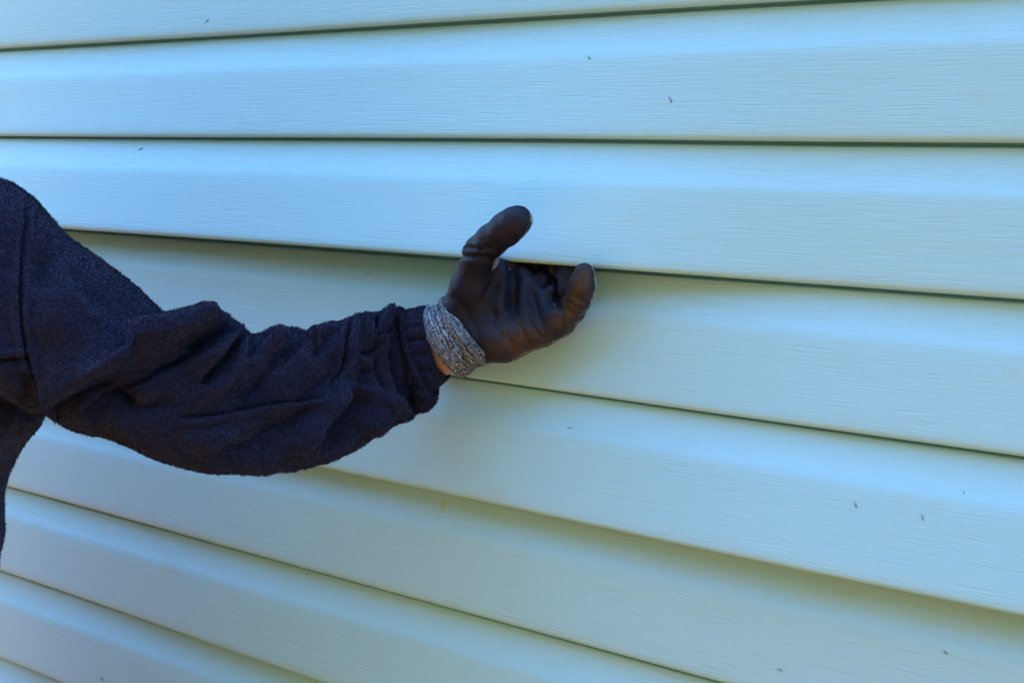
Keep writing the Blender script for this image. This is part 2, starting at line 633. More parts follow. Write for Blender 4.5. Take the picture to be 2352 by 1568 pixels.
X0, X1 = -3.0, 2.4
xs = np.concatenate([np.linspace(X0, -2.3, 30)[:-1], np.arange(-2.3, .3, .006), np.linspace(.3, X1, 30)])
xs_far = np.linspace(X0, X1, 60)
wall = thing('house_wall', 'pale blue-green vinyl siding wall of overlapping grained lap boards behind the arm', 'wall', (0, 0, 0))
wall['kind'] = 'thing'
J0, J1 = -4, 6
for j in range(J0, J1 + 1):
    ztop = zline(2 * j - 2)
    hv, hf = box_mesh(X0, X1, STEP + .0012, STEP + .0024, ztop + .0045, ztop + .034)
    hem = link_mesh('siding_panel', hv, hf, M_SIDE, wall, smooth=False)
    for k in (2 * j - 1, 2 * j):
        near = -1 <= k <= 9
        X = xs if near else xs_far
        Z = zline(k) + PROFILE[:, 0]
        XX, ZZ = np.meshgrid(X, Z, indexing='ij')
        sag = .0005 * np.sin(XX * 2.1 + k * 1.9) + .0003 * np.sin(XX * 6.3 + k)
        O = PROFILE[None, :, 1] + lift(j, XX, ZZ)
        V = np.stack([XX, -O, ZZ + sag * (1 - np.clip((ZZ - zline(k)) / EX, 0, 1))], -1).reshape(-1, 3)
        Q = grid_faces(len(X), len(Z))
        link_mesh('lap_board', V, Q[:, ::-1] if False else Q, M_SIDE, hem)
zb, zt = zline(2 * J1), zline(2 * J0 - 2)
link_mesh('sheathing', *box_mesh(X0 - .02, X1 + .02, .0235, .16, zb - .02, zt + .05), M_SHEATH, wall, smooth=False)
for xa, xb in ((X0 - .085, X0 - .001), (X1 + .001, X1 + .085)):
    link_mesh('corner_post', *box_mesh(xa, xb, -.022, .16, zb - .03, zt + .05), M_SIDE, wall, smooth=False)
link_mesh('foundation', *box_mesh(X0 - .01, X1 + .01, .004, .20, -.3, zb - .0215), M_CONC, wall, smooth=False)

# ------------------------------------------------------------------ the person
# outlines surveyed on the sleeve: top point, bottom point, distance from the wall, half thickness
person = thing('person', 'person in navy fleece jacket and black glove gripping a siding board edge', 'person', (at(-330, 900, .2)[0], -.2, 0))


LIMB_SIDE = np.array([.42, -.908, 0])


def axis(stations, n):
    S = spline(stations, n)
    T = np.array([at(q[0], q[1], q[4]) for q in S])
    B = np.array([at(q[2], q[3], q[4]) for q in S])
    return (T + B) / 2, np.minimum(np.linalg.norm(T - B, axis=1) / 2, S[:, 5])


def loft(stations, nu, nv, power=2.0):
    S = spline(stations, nu)
    T = np.array([at(s[0], s[1], s[4]) for s in S])
    B = np.array([at(s[2], s[3], s[4]) for s in S])
    C, H = (T + B) / 2, (T - B) / 2
    th = np.linspace(0, 2 * np.pi, nv, endpoint=False)
    c, s_ = np.cos(th), np.sin(th)
    c = np.sign(c) * np.abs(c) ** (2 / power)
    s_ = np.sign(s_) * np.abs(s_) ** (2 / power)
    dep = np.tile(LIMB_SIDE, (nu, 1))          # the limb runs slantwise to the wall; this is square to it
    P = C[:, None] + H[:, None] * c[None, :, None] + dep[:, None, :] * (S[:, 5][:, None] * s_[None])[..., None]
    V = P.reshape(-1, 3)
    Q = grid_faces(nu, nv, True)
    N = normals(V, Q)
    if np.mean(np.sum(N * (V - np.repeat(C, nv, 0)), 1)) < 0:
        Q = Q[:, ::-1]
        N = -N
    u = np.repeat(np.linspace(0, 1, nu), nv)
    vv = np.tile(np.linspace(0, 1, nv, endpoint=False), nu)
    return V, Q, N, np.stack([u, vv], 1)


SLEEVE = [(-190, 450, -110, 820, .185, .075), (-90, 425, 0, 890, .185, .080), (-8, 410, 70, 930, .185, .085), (14, 424, 96, 948, .185, .086), (60, 468, 128, 953, .183, .085), (116, 528, 162, 970, .178, .084), (182, 580, 206, 986, .172, .082),
          (262, 640, 262, 1000, .166, .080), (322, 692, 326, 1026, .160, .078), (375, 737, 385, 1052, .154, .076), (430, 720, 440, 1070, .148, .075), (480, 716, 500, 1081, .140, .074),
          (528, 741, 560, 1086, .132, .072), (568, 766, 615, 1086, .124, .071), (610, 763, 660, 1083, .116, .069), (658, 748, 706, 1074, .108, .067), (705, 758, 760, 1057, .099, .064),
          (748, 740, 802, 1041, .091, .061), (790, 735, 845, 1015, .083, .058), (832, 718, 886, 990, .075, .055), (866, 716, 918, 971, .068, .052), (888, 712, 938, 965, .064, .052),
          (898, 714, 944, 955, .062, .050), (901, 722, 941, 940, .060, .042), (895, 740, 930, 915, .058, .030)]
SLEEVE = [(a, b, c, d, e + 1.3 * max(0, e - .062), f * .88) for a, b, c, d, e, f in SLEEVE]
V, Q, N, UVs = loft(SLEEVE, 560, 460, 2.15)
px, py = project(V)
front = sstep(-(N @ FW), .0, .6)
A = [(512, 750), (440, 779), (351, 819), (252, 865), (176, 903), (112, 940)]
FOLD_GAIN = 3.0
FOLDS = [
    (A, .004, 16, 20, .0, (.05, .0)),
    ([(500, 768), (410, 812), (293, 864), (234, 912), (190, 940)], .003, 18, 22, .0, (.1, .1)),
    ([(512, 742), (440, 762), (351, 800), (252, 845), (176, 880)], -.008, 24, 30, .0, (.2, .3)),
    ([(480, 778), (400, 802), (300, 848), (220, 890)], -.006, 13, 13, .0, (.2, .3)),
    ([(571, 762), (539, 777), (516, 802), (487, 843), (450, 884)], .004, 17, 17, .0, (.05, .12)),
    ([(545, 765), (505, 790), (470, 825), (430, 860)], -.008, 20, 20, .0, (.1, .3)),
    ([(590, 770), (560, 800), (525, 845), (490, 890), (420, 930)], -.007, 24, 24, .0, (.1, .4)),
    ([(320, 900), (260, 925), (215, 945), (190, 955)], .012, 26, 22, .0, (.35, .2)),
    ([(420, 905), (370, 930), (300, 945), (230, 950)], .006, 24, 20, .0, (.35, .2)),
    # forearm
    ([(706, 757), (660, 800), (610, 850), (560, 900), (500, 935)], .0075, 26, 30, .0, (.02, .35)),
    ([(740, 745), (690, 795), (640, 850), (590, 905)], -.006, 26, 26, .0, (.1, .35)),
    ([(650, 752), (600, 800), (560, 860), (500, 915)], -.005, 26, 26, .0, (.1, .35)),
    ([(610, 765), (575, 815), (540, 850)], .006, 16, 16, .0, (.05, .5)),
    ([(790, 790), (755, 850), (705, 895), (650, 915)], .004, 30, 30, .0, (.2, .4)),
    ([(760, 745), (735, 790), (700, 830)], .0045, 16, 18, .0, (.02, .5)),
    # lower forearm
    ([(815, 885), (770, 925), (735, 965), (700, 1010), (640, 1040)], -.007, 24, 26, .0, (.2, .35)),
    ([(850, 890), (815, 945), (775, 985), (720, 1030)], .0075, 26, 24, .0, (.2, .3)),
    ([(740, 925), (690, 960), (630, 985), (560, 995)], .006, 24, 24, .0, (.2, .4)),
    ([(900, 900), (880, 950), (830, 1000)], -.005, 22, 22, .0, (.2, .3)),
    ([(640, 1000), (560, 1030), (480, 1030)], .004, 22, 22, .0, (.3, .4)),
    ([(560, 1000), (480, 1010), (400, 1000)], -.004, 26, 26, .0, (.3, .4)),
    # sleeve seam along the forearm
    ([(390, 962), (457, 956), (505, 950), (560, 938), (648, 923), (721, 914), (758, 905)], .0026, 4, 9, .0, (.15, .1)),
    ([(390, 970), (457, 965), (505, 960), (560, 948), (648, 933), (721, 924), (758, 915)], -.0016, 8, 8, .0, (.15, .1)),
    # cross seam near the cuff
    ([(808, 728), (796, 780), (796, 836), (776, 868), (757, 908)], .0024, 5, 5, .0, (.0, .15)),
    ([(820, 726), (810, 780), (810, 836), (792, 872)], -.0022, 8, 8, .0, (.0, .25)),
    ([(796, 728), (784, 780), (782, 836), (764, 864)], -.0018, 8, 8, .0, (.0, .25)),
    # gathers at the cuff
    ([(862, 722), (866, 745), (872, 775)], .015, 10, 9, .0, (.1, .15)),
    ([(846, 735), (850, 770), (856, 800)], -.005, 11, 11, .0, (.1, .4)),
    ([(872, 780), (850, 800), (820, 815)], .004, 13, 13, .0, (.2, .5)),
    ([(884, 716), (890, 758), (897, 793), (911, 866), (927, 921), (936, 955)], -.0075, 17, 17, .0, (.0, .05)),
    ([(866, 800), (880, 850), (896, 905)], .005, 14, 14, .0, (.3, .3)),
    ([(850, 830), (840, 870), (830, 890)], .004, 20, 20, .0, (.3, .3)),
    # armhole and yoke seams
    ([(64, 440), (54, 560), (47, 700), (58, 800), (84, 890), (104, 938)], .0022, 5, 5, .0, (.02, .02)),
    ([(76, 446), (67, 560), (60, 700), (71, 800), (96, 885)], -.0012, 7, 7, .0, (.05, .1)),
    ([(50, 440), (40, 560), (33, 700), (44, 800), (70, 895)], -.0012, 7, 7, .0, (.05, .1)),
    ([(0, 828), (25, 826), (46, 824), (70, 820)], .0026, 5, 5, .0, (0, .05)),
    ([(0, 812), (25, 811), (46, 809), (70, 806)], -.0015, 8, 8, .0, (0, .05)),
    ([(64, 850), (50, 920), (20, 1000)], .003, 22, 22, .0, (.1, .3)),
    # shoulder
    ([(133, 530), (100, 600), (80, 680)], .004, 28, 28, .0, (.0, .5)),
    ([(200, 640), (140, 700), (110, 800)], -.003, 50, 50, .0, (.3, .3)),
    ([(150, 600), (250, 690), (340, 760)], .0025, 40, 40, .0, (.3, .3)),
]
D = FOLD_GAIN * folds(px, py, FOLDS)
D += overlap(px, py, A, .018, .028, 70, 24, (.0, .0))
D += overlap(px, py, [(571, 763), (539, 777), (516, 802), (487, 843), (452, 886)], .012, .020, 40, 20, (.0, .1))
D += overlap(px, py, [(500, 770), (410, 812), (293, 864), (234, 912), (186, 948)], .006, .016, 24, 30, (.15, .0))
D += overlap(px, py, [(706, 758), (660, 800), (615, 850), (565, 905)], .005, .006, 40, 30, (.0, .4), 8)
D += overlap(px, py, [(792, 800), (752, 860), (700, 900), (650, 918)], .003, .004, 40, 30, (.1, .4), 8)
D = np.maximum(D * front * (1 - .8 * sstep(N @ UP, .62, .97)), -.042)
D += .0026 * noise(V, 28, 1) + .0008 * noise(V, 90, 2)
D += .0005 * noise(V, 330, 3) + .0006 * noise(V, 620, 4)
V = V + N * D[:, None]
jacket_pts = []
# torso: horizontal sections whose left-arm side follows the armhole and the hanging side of the jacket
EDGE = [(-400, 330), (-200, 352), (-60, 385), (-10, 404), (10, 418), (28, 445), (42, 500), (54, 600), (56, 700), (62, 800), (84, 890), (104, 935), (106, 955), (92, 982), (68, 1008),
        (44, 1042), (25, 1082), (16, 1120), (12, 1180), (5, 1230), (-4, 1262), (-14, 1330), (-20, 1420), (-26, 1560), (-30, 1750)]
BODY_D = .345
EP = np.array([at(u, v, BODY_D) for u, v in EDGE])
ez = EP[::-1, 2]
ex = EP[::-1, 0]
nz_, nth = 260, 260
zs = np.linspace(ez[0] + .001, ez[-1] - .001, nz_)
xr = np.interp(zs, ez, ex)
xmid = np.interp(zs, [zs[0], 1.25, zs[-1]], [at(-330, 1500, BODY_D)[0], at(-345, 700, BODY_D)[0], at(-380, 500, BODY_D)[0]])
xl = np.minimum(xmid - (np.interp(zs, [zs[0], 1.0, 1.2, 1.38, 1.44, zs[-1]], [.17, .17, .18, .19, .16, .07])), xr - .05)
dd = np.interp(zs, [zs[0], 1.1, 1.35, zs[-1]], [.108, .112, .10, .06])
th = np.linspace(0, 2 * np.pi, nth, endpoint=False)
pw = 2.3
c = np.sign(np.cos(th)) * np.abs(np.cos(th)) ** (2 / pw)
s_ = np.sign(np.sin(th)) * np.abs(np.sin(th)) ** (2 / pw)
TV = np.stack([((xl + xr) / 2)[:, None] + ((xr - xl) / 2)[:, None] * c, -BODY_D - dd[:, None] * s_, np.repeat(zs[:, None], nth, 1)], -1).reshape(-1, 3)
TV = TV.reshape(nz_, nth, 3)
want_v, want_u = np.array([e[1] for e in EDGE], float), np.array([e[0] for e in EDGE], float)
for _ in range(4):       # slide every section along the wall until its outline lies on the surveyed one
    tx, ty = project(TV)
    i = tx.argmax(1)
    du = np.interp(ty[np.arange(nz_), i], want_v, want_u) - tx[np.arange(nz_), i]
    dx = du / (FPX * math.cos(YAW) / 1.22)
    TV[:, :, 0] += dx[:, None]
    xl, xr = xl + dx, xr + dx
TV = TV.reshape(-1, 3)
TQ = grid_faces(nz_, nth, True)
TN = normals(TV, TQ)
ctr = np.repeat(np.stack([(xl + xr) / 2, np.full(nz_, -BODY_D), zs], 1), nth, 0)
if np.mean(np.sum(TN * (TV - ctr), 1)) < 0:
    TQ, TN = TQ[:, ::-1], -TN
tx, ty = project(TV)
tf = sstep(-TN[:, 1], -.5, .2)
TFOLD = [([(-60, 829), (0, 828), (40, 824), (72, 821)], .004, 4, 4, .0, (0, .1)),
         ([(-60, 815), (0, 814), (40, 810), (72, 808)], -.003, 9, 9, .0, (0, .1)),
         ([(34, 440), (28, 560), (24, 700), (40, 800), (74, 900)], .003, 5, 5, .0, (.1, .1)),
         ([(46, 440), (42, 560), (38, 700), (54, 800), (88, 900)], -.002, 9, 9, .0, (.1, .1)),
         ([(60, 860), (40, 930), (0, 1010), (-60, 1090)], -.006, 26, 26, .0, (.1, .3)),
         ([(95, 930), (60, 965), (20, 1050), (-10, 1150)], .004, 20, 20, .0, (.1, .3))]
TD = folds(tx, ty, TFOLD) * tf + .0025 * noise(TV, 18, 6) + .0014 * noise(TV, 45, 5) + .0005 * noise(TV, 110, 2) + .0005 * noise(TV, 330, 3)
TV = TV + TN * TD[:, None]
SL_VQ, TO_VQ = (V, Q), (TV, TQ)


def pile(V, Q, UVs, count, length, seed):
    """short tufts of fleece pile standing on the cloth, added to its mesh"""
    rng = np.random.default_rng(seed)
    n = normals(V, Q)
    e = np.linalg.norm(np.cross(V[Q[:, 2]] - V[Q[:, 0]], V[Q[:, 3]] - V[Q[:, 1]]), axis=1)
    f = rng.choice(len(Q), count, p=e / e.sum())
    a_, b_ = rng.random((2, count, 1))
    q = Q[f]
    P0 = (V[q[:, 0]] * (1 - a_) + V[q[:, 1]] * a_) * (1 - b_) + (V[q[:, 3]] * (1 - a_) + V[q[:, 2]] * a_) * b_
    nn = n[q[:, 0]]
    flow = np.stack([noise(P0, 90, seed + k) for k in (11, 12, 13)], 1)
    dr = nn + 1.1 * flow + .55 * rng.normal(size=(count, 3))
    dr /= np.linalg.norm(dr, axis=1, keepdims=True)
    dr = dr + nn * (.35 + np.maximum(0, -(dr * nn).sum(1, keepdims=True)) * 1.6)
    dr /= np.linalg.norm(dr, axis=1, keepdims=True)
    sd = np.cross(dr, rng.normal(size=(count, 3)))
    sd /= np.linalg.norm(sd, axis=1, keepdims=True)
    ln = length * (.55 + .7 * rng.random((count, 1)))
    wd = .00030 * (.7 + .6 * rng.random((count, 1)))
    base = len(V)
    bend = .35 * ln * rng.normal(size=(count, 3)) * .5
    T = np.concatenate([P0 - sd * wd - nn * .0003, P0 + sd * wd - nn * .0003, P0 + dr * ln * .55 + sd * wd * .8, P0 + dr * ln * .95 + bend])
    k = np.arange(count)
    QT = np.stack([base + k, base + count + k, base + 2 * count + k, base + 3 * count + k], 1)
    return np.concatenate([V, T]), np.concatenate([Q, QT]), None


TV, TQ, _ = pile(*TO_VQ, None, 60000, .0021, 5)
jacket = link_mesh('jacket', TV, TQ, M_FLEECE, person)
V, Q, _ = pile(*SL_VQ, None, 150000, .0021, 3)
sleeve = link_mesh('sleeve', V, Q, M_FLEECE, jacket)
sleeve['label'] = 'bunched navy fleece sleeve with deep diagonal folds'

# gathered roll of the sleeve and the elasticated cuff
CUFFROLL = [(893, 722, 938, 950, .060, .040), (900, 714, 952, 946, .058, .043), (911, 709, 975, 945, .056, .044), (922, 710, 993, 934, .054, .043), (930, 716, 999, 915, .053, .040), (930, 724, 992, 898, .052, .034), (922, 735, 975, 890, .052, .028)]
CUFFROLL = [(a, b, c, d, e, f - .011) for a, b, c, d, e, f in CUFFROLL]
V, Q, N, UVs = loft(CUFFROLL, 60, 300, 2.1)
px, py = project(V)
front = sstep(-(N @ FW), .0, .6)
D = folds(px, py, [([(908, 735), (915, 790), (921, 860), (935, 915), (948, 950)], .011, 10, 11, .0, (.0, .0)),
                   ([(925, 800), (940, 860), (965, 905)], .006, 9, 9, .0, (.25, .1)),
                   ([(934, 880), (952, 912), (975, 930)], .005, 9, 9, .0, (.2, .2))]) * front
D += .0012 * noise(V, 60, 1) + .0004 * noise(V, 330, 3) + .0005 * noise(V, 620, 4)
V = V + N * D[:, None]
V, Q, _ = pile(V, Q, None, 14000, .0021, 6)
link_mesh('sleeve_gather', V, Q, M_FLEECE, jacket)
CUFF = [(900, 735, 960, 890, .054, .030), (915, 722, 972, 896, .052, .035), (930, 714, 985, 899, .050, .037), (946, 708, 1000, 895, .048, .037), (961, 704, 1012, 885, .046, .036), (973, 702, 1025, 872, .044, .035),
        (976, 707, 1027, 867, .044, .033), (973, 714, 1020, 858, .044, .030), (960, 722, 1010, 855, .045, .027)]
CUFF = [(a, b, c, d, e, f - .009) for a, b, c, d, e, f in CUFF]
V, Q, N, UVs = loft(CUFF, 90, 260, 2.1)
px, py = project(V)
front = sstep(-(N @ FW), .0, .6)
D = folds(px, py, [([(914, 790), (935, 782), (965, 776), (985, 778)], .004, 6, 5, .0, (.1, .2)),
                   ([(920, 760), (945, 750), (970, 748)], .002, 6, 6, .0, (.1, .3)),
                   ([(925, 825), (955, 815), (990, 812)], .0025, 7, 7, .0, (.1, .3)),
                   ([(935, 855), (965, 850), (1005, 850)], .003, 8, 8, .0, (.1, .2)),
                   ([(966, 705), (972, 745), (985, 800), (1005, 850), (1022, 868)], .0008, 4, 4, .0, (.0, .0))]) * front
D += .0008 * noise(V, 90, 1) + .0003 * noise(V, 330, 3) + .0003 * noise(V, 620, 4)
V = V + N * D[:, None]
V, Q, _ = pile(V, Q, None, 9000, .0014, 8)
cuff = link_mesh('jacket_cuff', V, Q, M_FLEECE, jacket)

# ------------------------------------------------------------------ the work glove
lo = np.array([at(960, 900, .0)[0] - .03, -.105, at(1000, 900, .02)[2] - .03])
hi = np.array([at(1400, 700, .0)[0] + .03, .02, at(1200, 460, .06)[2] + .03])
G = Field(lo, hi, .00125)
mm = .000396
p = at


def fing(pts, k=.005, flat=(1, 1, 1)):
    G.chain([p(u, v, d) for u, v, d, r in pts], [r * mm for u, v, d, r in pts], k, flat)


# metacarpals and palm
fing([(1040, 735, .034, 52), (1110, 680, .032, 48), (1190, 640, .022, 36)], .012)
fing([(1045, 755, .034, 54), (1130, 710, .030, 44), (1222, 664, .021, 32)], .012)
fing([(1055, 775, .034, 54), (1150, 745, .028, 42), (1246, 700, .023, 33)], .012)
fing([(1068, 790, .034, 50), (1165, 774, .028, 42), (1284, 738, .025, 37)], .012)
fing([(1082, 796, .035, 44), (1160, 781, .034, 42), (1240, 755, .030, 40)], .010)
# thenar mound and thumb
fing([(1062, 710, .038, 46), (1085, 655, .046, 46), (1098, 600, .054, 40)], .010)
fing([(1098, 600, .054, 39), (1104, 580, .059, 38), (1130, 552, .067, 35), (1163, 526, .073, 36), (1186, 508, .075, 32), (1192, 504, .075, 27)], .006)
# web between thumb and index
fing([(1105, 630, .040, 36), (1150, 630, .030, 30), (1200, 636, .018, 26)], .010)
# fingers: index, middle and ring go up behind the siding, the little finger stays outside
fing([(1196, 634, .014, 28), (1236, 606, .006, 25), (1262, 562, .008, 25), (1272, 528, .008, 22)], .006)
fing([(1228, 664, .014, 28), (1262, 632, .013, 23), (1286, 585, .008, 22), (1298, 545, .005, 21)], .003)
fing([(1254, 704, .018, 28), (1282, 668, .020, 24), (1303, 622, .015, 23), (1318, 575, .007, 21)], .003)
fing([(1282, 736, .026, 37), (1312, 712, .030, 30), (1329, 684, .037, 29), (1338, 654, .043, 27), (1342, 627, .045, 23)], .006)
G.cone(p(1288, 698, .044), p(1318, 632, .042), 7 * mm, 7 * mm, .003, cut=True)
V, Q = G.mesh()
G_done = True
V = relax(V, Q, 3, .5)
N = normals(V, Q)
px, py = project(V)
front = sstep(-N[:, 1], .0, .4)
GF = [
    ([(1179, 598), (1177, 640), (1174, 690), (1172, 738)], .0062, 12, 15, .0, (.02, .3)),
    ([(1160, 640), (1154, 690), (1150, 735)], -.003, 18, 18, .0, (.3, .3)),
    ([(1196, 640), (1202, 690), (1215, 740)], -.0028, 16, 16, .0, (.3, .3)),
    ([(1216, 650), (1226, 700), (1240, 745), (1250, 770)], .0022, 9, 9, .0, (.3, .3)),
    ([(1240, 650), (1250, 700), (1262, 745)], -.0018, 11, 11, .0, (.3, .3)),
    ([(1243, 608), (1256, 630), (1270, 650), (1273, 672), (1281, 705), (1290, 755)], .0060, 6, 7, .0, (.0, .35)),
    ([(1056, 589), (1080, 592), (1106, 593), (1136, 600)], .0026, 5, 7, .0, (.0, .05)),
    ([(1064, 565), (1088, 572), (1114, 583)], .0024, 6, 6, .0, (.05, .3)),
    ([(1098, 562), (1118, 570), (1140, 576)], .0014, 6, 6, .0, (.3, .3)),
    ([(1084, 556), (1102, 566), (1116, 570)], -.0014, 8, 8, .0, (.3, .3)),
    ([(1130, 700), (1140, 745), (1158, 790)], .0012, 6, 6, .0, (.3, .3)),
    ([(1205, 700), (1222, 750), (1240, 785)], .0011, 5, 5, .0, (.3, .3)),
    ([(1140, 640), (1120, 670), (1105, 710)], .0012, 7, 7, .0, (.3, .3)),
    ([(1170, 545), (1185, 552), (1190, 548)], .0008, 4, 4, .0, (.3, .3)),
    ([(1120, 540), (1140, 560), (1150, 572)], .0010, 5, 5, .0, (.3, .3)),
    ([(1186, 730), (1205, 775), (1222, 800)], .0013, 7, 7, .0, (.3, .2)),
    ([(1216, 735), (1238, 770), (1255, 785)], .0014, 6, 6, .0, (.3, .2)),
    ([(1160, 760), (1172, 790), (1184, 815)], .001, 6, 6, .0, (.3, .2)),
    ([(1305, 690), (1318, 704), (1338, 712)], .0012, 4, 4, .0, (.2, .2)),
    ([(1300, 706), (1312, 720), (1328, 726)], .0012, 4, 4, .0, (.2, .2)),
    ([(1312, 676), (1326, 688), (1345, 692)], .0010, 4, 4, .0, (.2, .2)),
    ([(1030, 672), (1060, 700), (1090, 760), (1110, 830)], .0010, 10, 10, .0, (.1, .1)),
]
D = 1.35 * folds(px, py, GF) * front + .0005 * noise(V, 70, 1) + .00025 * noise(V, 200, 2)
V = V + N * D[:, None]
N = normals(V, Q)
px, py = project(V)
knit = sstep(N[:, 1] + .12 * noise(V, 260, 4) - .25 * sstep(N[:, 2], .2, -.4) * 0, .12, .26)
low_edge = sstep(-N[:, 2], .55, .85) * sstep(N[:, 1], -.30, -.05) * sstep(py, 690, 760)
knit = np.clip(knit + low_edge * (noise(V, 420, 7) > -.1), 0, 1)
dirt = np.exp(-(((px - 1200) / 75) ** 2 + ((py - 790) / 42) ** 2)) * 1.0
d2, _, _ = poly_dist(px, py, [(1290, 740), (1322, 698), (1336, 650), (1340, 632)])
dirt = np.maximum(dirt, .95 * np.exp(-(d2 / 24) ** 2))
dirt = np.maximum(dirt, .20 * np.exp(-(((px - 1100) / 50) ** 2 + ((py - 780) / 50) ** 2)))
dirt = np.maximum(dirt, .08 * np.exp(-(((px - 1180) / 40) ** 2 + ((py - 530) / 30) ** 2)))
d3, s3, _ = poly_dist(px, py, [(1000, 640), (1050, 740), (1110, 850)])
rows = d3 * 1.5
rowmask = 1 - sstep(d3, 35, 85)
glove = link_mesh('glove', V, Q, M_GLOVE, person, attrs={'knit': knit, 'dirt': dirt, 'rows': rows, 'rowmask': rowmask})
glove['label'] = 'black coated work glove with brown dirt on palm and little finger'

KC = [(966, 712, 1044, 852, .040, .028), (976, 707, 1052, 858, .039, .0295), (982, 704, 1060, 866, .039, .031), (986, 699, 1066, 867, .039, .032), (996, 697, 1080, 858, .039, .032), (1006, 688, 1092, 846, .039, .032),
      (1014, 683, 1104, 842, .038, .032), (1022, 682, 1114, 838, .038, .031), (1032, 690, 1122, 826, .037, .028), (1046, 700, 1130, 815, .036, .024)]
V, Q, N, UVs = loft(KC, 170, 420, 2.2)
px, py = project(V)
front = sstep(-N[:, 1], -.4, .2)
D = folds(px, py, [([(1000, 690), (1012, 735), (1040, 785), (1066, 830), (1078, 862)], .0045, 5, 7, .0, (.0, .0)),
                   ([(988, 695), (998, 740), (1022, 790), (1050, 840)], .0028, 4, 6, .0, (.0, .2)),
                   ([(1022, 720), (1045, 770), (1075, 815), (1095, 845)], .0022, 4, 5, .0, (.2, .0)),
                   ([(1040, 770), (1065, 800), (1100, 835)], .0020, 5, 5, .0, (.2, .0))]) * front
u_ = UVs[:, 0]
D += .0003 * np.sin(u_ * 2 * np.pi * 15 + 2.0 * noise(V, 60, 8)) + .0005 * noise(V, 110, 1) + .00015 * noise(V, 500, 2)
V = V + N * D[:, None]
kd = np.exp(-(((px - 1080) / 50) ** 2 + ((py - 800) / 40) ** 2))
gc = link_mesh('glove_cuff', V, Q, M_CUFF, glove, uv=UVs, attrs={'dirt': kd})
gc['label'] = 'wrinkled grey heather knit cuff of the glove'

# ------------------------------------------------------------------ the rest of the person (mostly beyond the left edge)
xc = at(-345, 700, BODY_D)[0]
zsh = at(0, 420, BODY_D)[2]
arm_c, arm_r = axis(SLEEVE[3:-1], 14)
sh, wr = arm_c[0], at(1008, 788, .042)
head_c = np.array([xc, -BODY_D - .015, zsh + .215])
LO = np.array([xc - .42, -.72, .72])
HI = np.array([wr[0] + .08, .02, head_c[2] + .16])
Bf = Field(LO, HI, .005)
arm_c += -LIMB_SIDE * .016 * sstep(14 - np.arange(14), 0, 4)[:, None]
Bf.chain(list(arm_c), list(np.minimum(arm_r * .42, np.linspace(.036, .024, 14))), .01)
Bf.chain([arm_c[-1], wr, at(1036, 778, .040)], [.024, .0305, .022], .01, (1, .56, 1))
neck = np.array([xc, -BODY_D, zsh + .03])
Bf.cone([xc, -BODY_D, .95], [xc, -BODY_D, zsh - .12], .07, .07, .03, (1.25, .6, 1))
Bf.cone([xc, -BODY_D, zsh - .06], neck, .055, .054, .05)
Bf.cone([xc - .14, -BODY_D, zsh - .10], sh, .05, .034, .02)
Bf.cone(neck, [xc, -BODY_D - .01, zsh + .16], .056, .053, .03)
Bf.cone(head_c + [0, 0, .025], head_c + [0, .012, .03], .078, .080, .02, (.95, 1.15, 1.12))
Bf.cone(head_c + [0, -.018, -.03], head_c + [0, -.04, -.088], .062, .030, .03)
Bf.cone(head_c + [0, -.088, .012], head_c + [0, -.112, -.022], .007, .012, .012)
Bf.cone(head_c + [-.011, -.098, -.026], head_c + [.011, -.098, -.026], .008, .008, .008)
for s in (-1, 1):
    Bf.cone(head_c + [s * .078, .01, .012], head_c + [s * .080, .016, -.02], .014, .010, .01, (.5, 1, 1.4))
    Bf.cone(head_c + [s * .014, -.092, .030], head_c + [s * .044, -.080, .030], .007, .007, .012)
    Bf.cone(head_c + [s * .031, -.096, .010], head_c + [s * .032, -.096, .010], .012, .012, .008, cut=True)
Bf.cone(head_c + [-.022, -.089, -.056], head_c + [.022, -.089, -.056], .0065, .0065, .006)
Bf.cone(head_c + [-.020, -.088, -.066], head_c + [.020, -.088, -.066], .0075, .0075, .006)
Bf.cone(head_c + [-.022, -.098, -.0608], head_c + [.022, -.098, -.0608], .002, .002, .003, cut=True)
rsh = np.array([xc - .175, -BODY_D, zsh - .075])
rel = rsh + [-.06, .0, -.29]
rwr = rel + [-.01, -.07, -.25]
Bf.chain([rsh, rel, rwr], [.05, .04, .028], .01)
rp = rwr + [.0, -.02, -.085]
for q, ln in ((-.030, .07), (-.010, .082), (.010, .078), (.029, .062)):
    kn = rp + [0.004, q - .008, 0]
    Bf.chain([rwr, kn, kn + [.006, -.004, -ln * .5], kn + [.018, .0, -ln]], [.020, .0125, .0095, .0080], .006)
Bf.chain([rwr + [0, -.02, -.02], rwr + [.012, -.052, -.06], rwr + [.022, -.058, -.095]], [.018, .0125, .0095], .006)
bv, bq = Bf.mesh()
bv = relax(bv, bq, 2)
body = link_mesh('body', bv, bq, M_SKIN, person)
Hf = Field(head_c - .16, head_c + .17, .005)
Hf.cone(head_c + [0, .012, .042], head_c + [0, .022, .046], .083, .085, .02, (.97, 1.15, 1.1))
Hf.cone(head_c + [0, -.10, -.03], head_c + [0, -.13, .03], .075, .06, .02, (1.1, 1, 1), cut=True)
hv_, hq_ = Hf.mesh()
hn = normals(hv_, hq_)
hv_ = hv_ + hn * (.003 * noise(hv_, 120, 3) + .002 * noise(hv_, 300, 4))[:, None]
link_mesh('hair', hv_, hq_, M_HAIR, person)
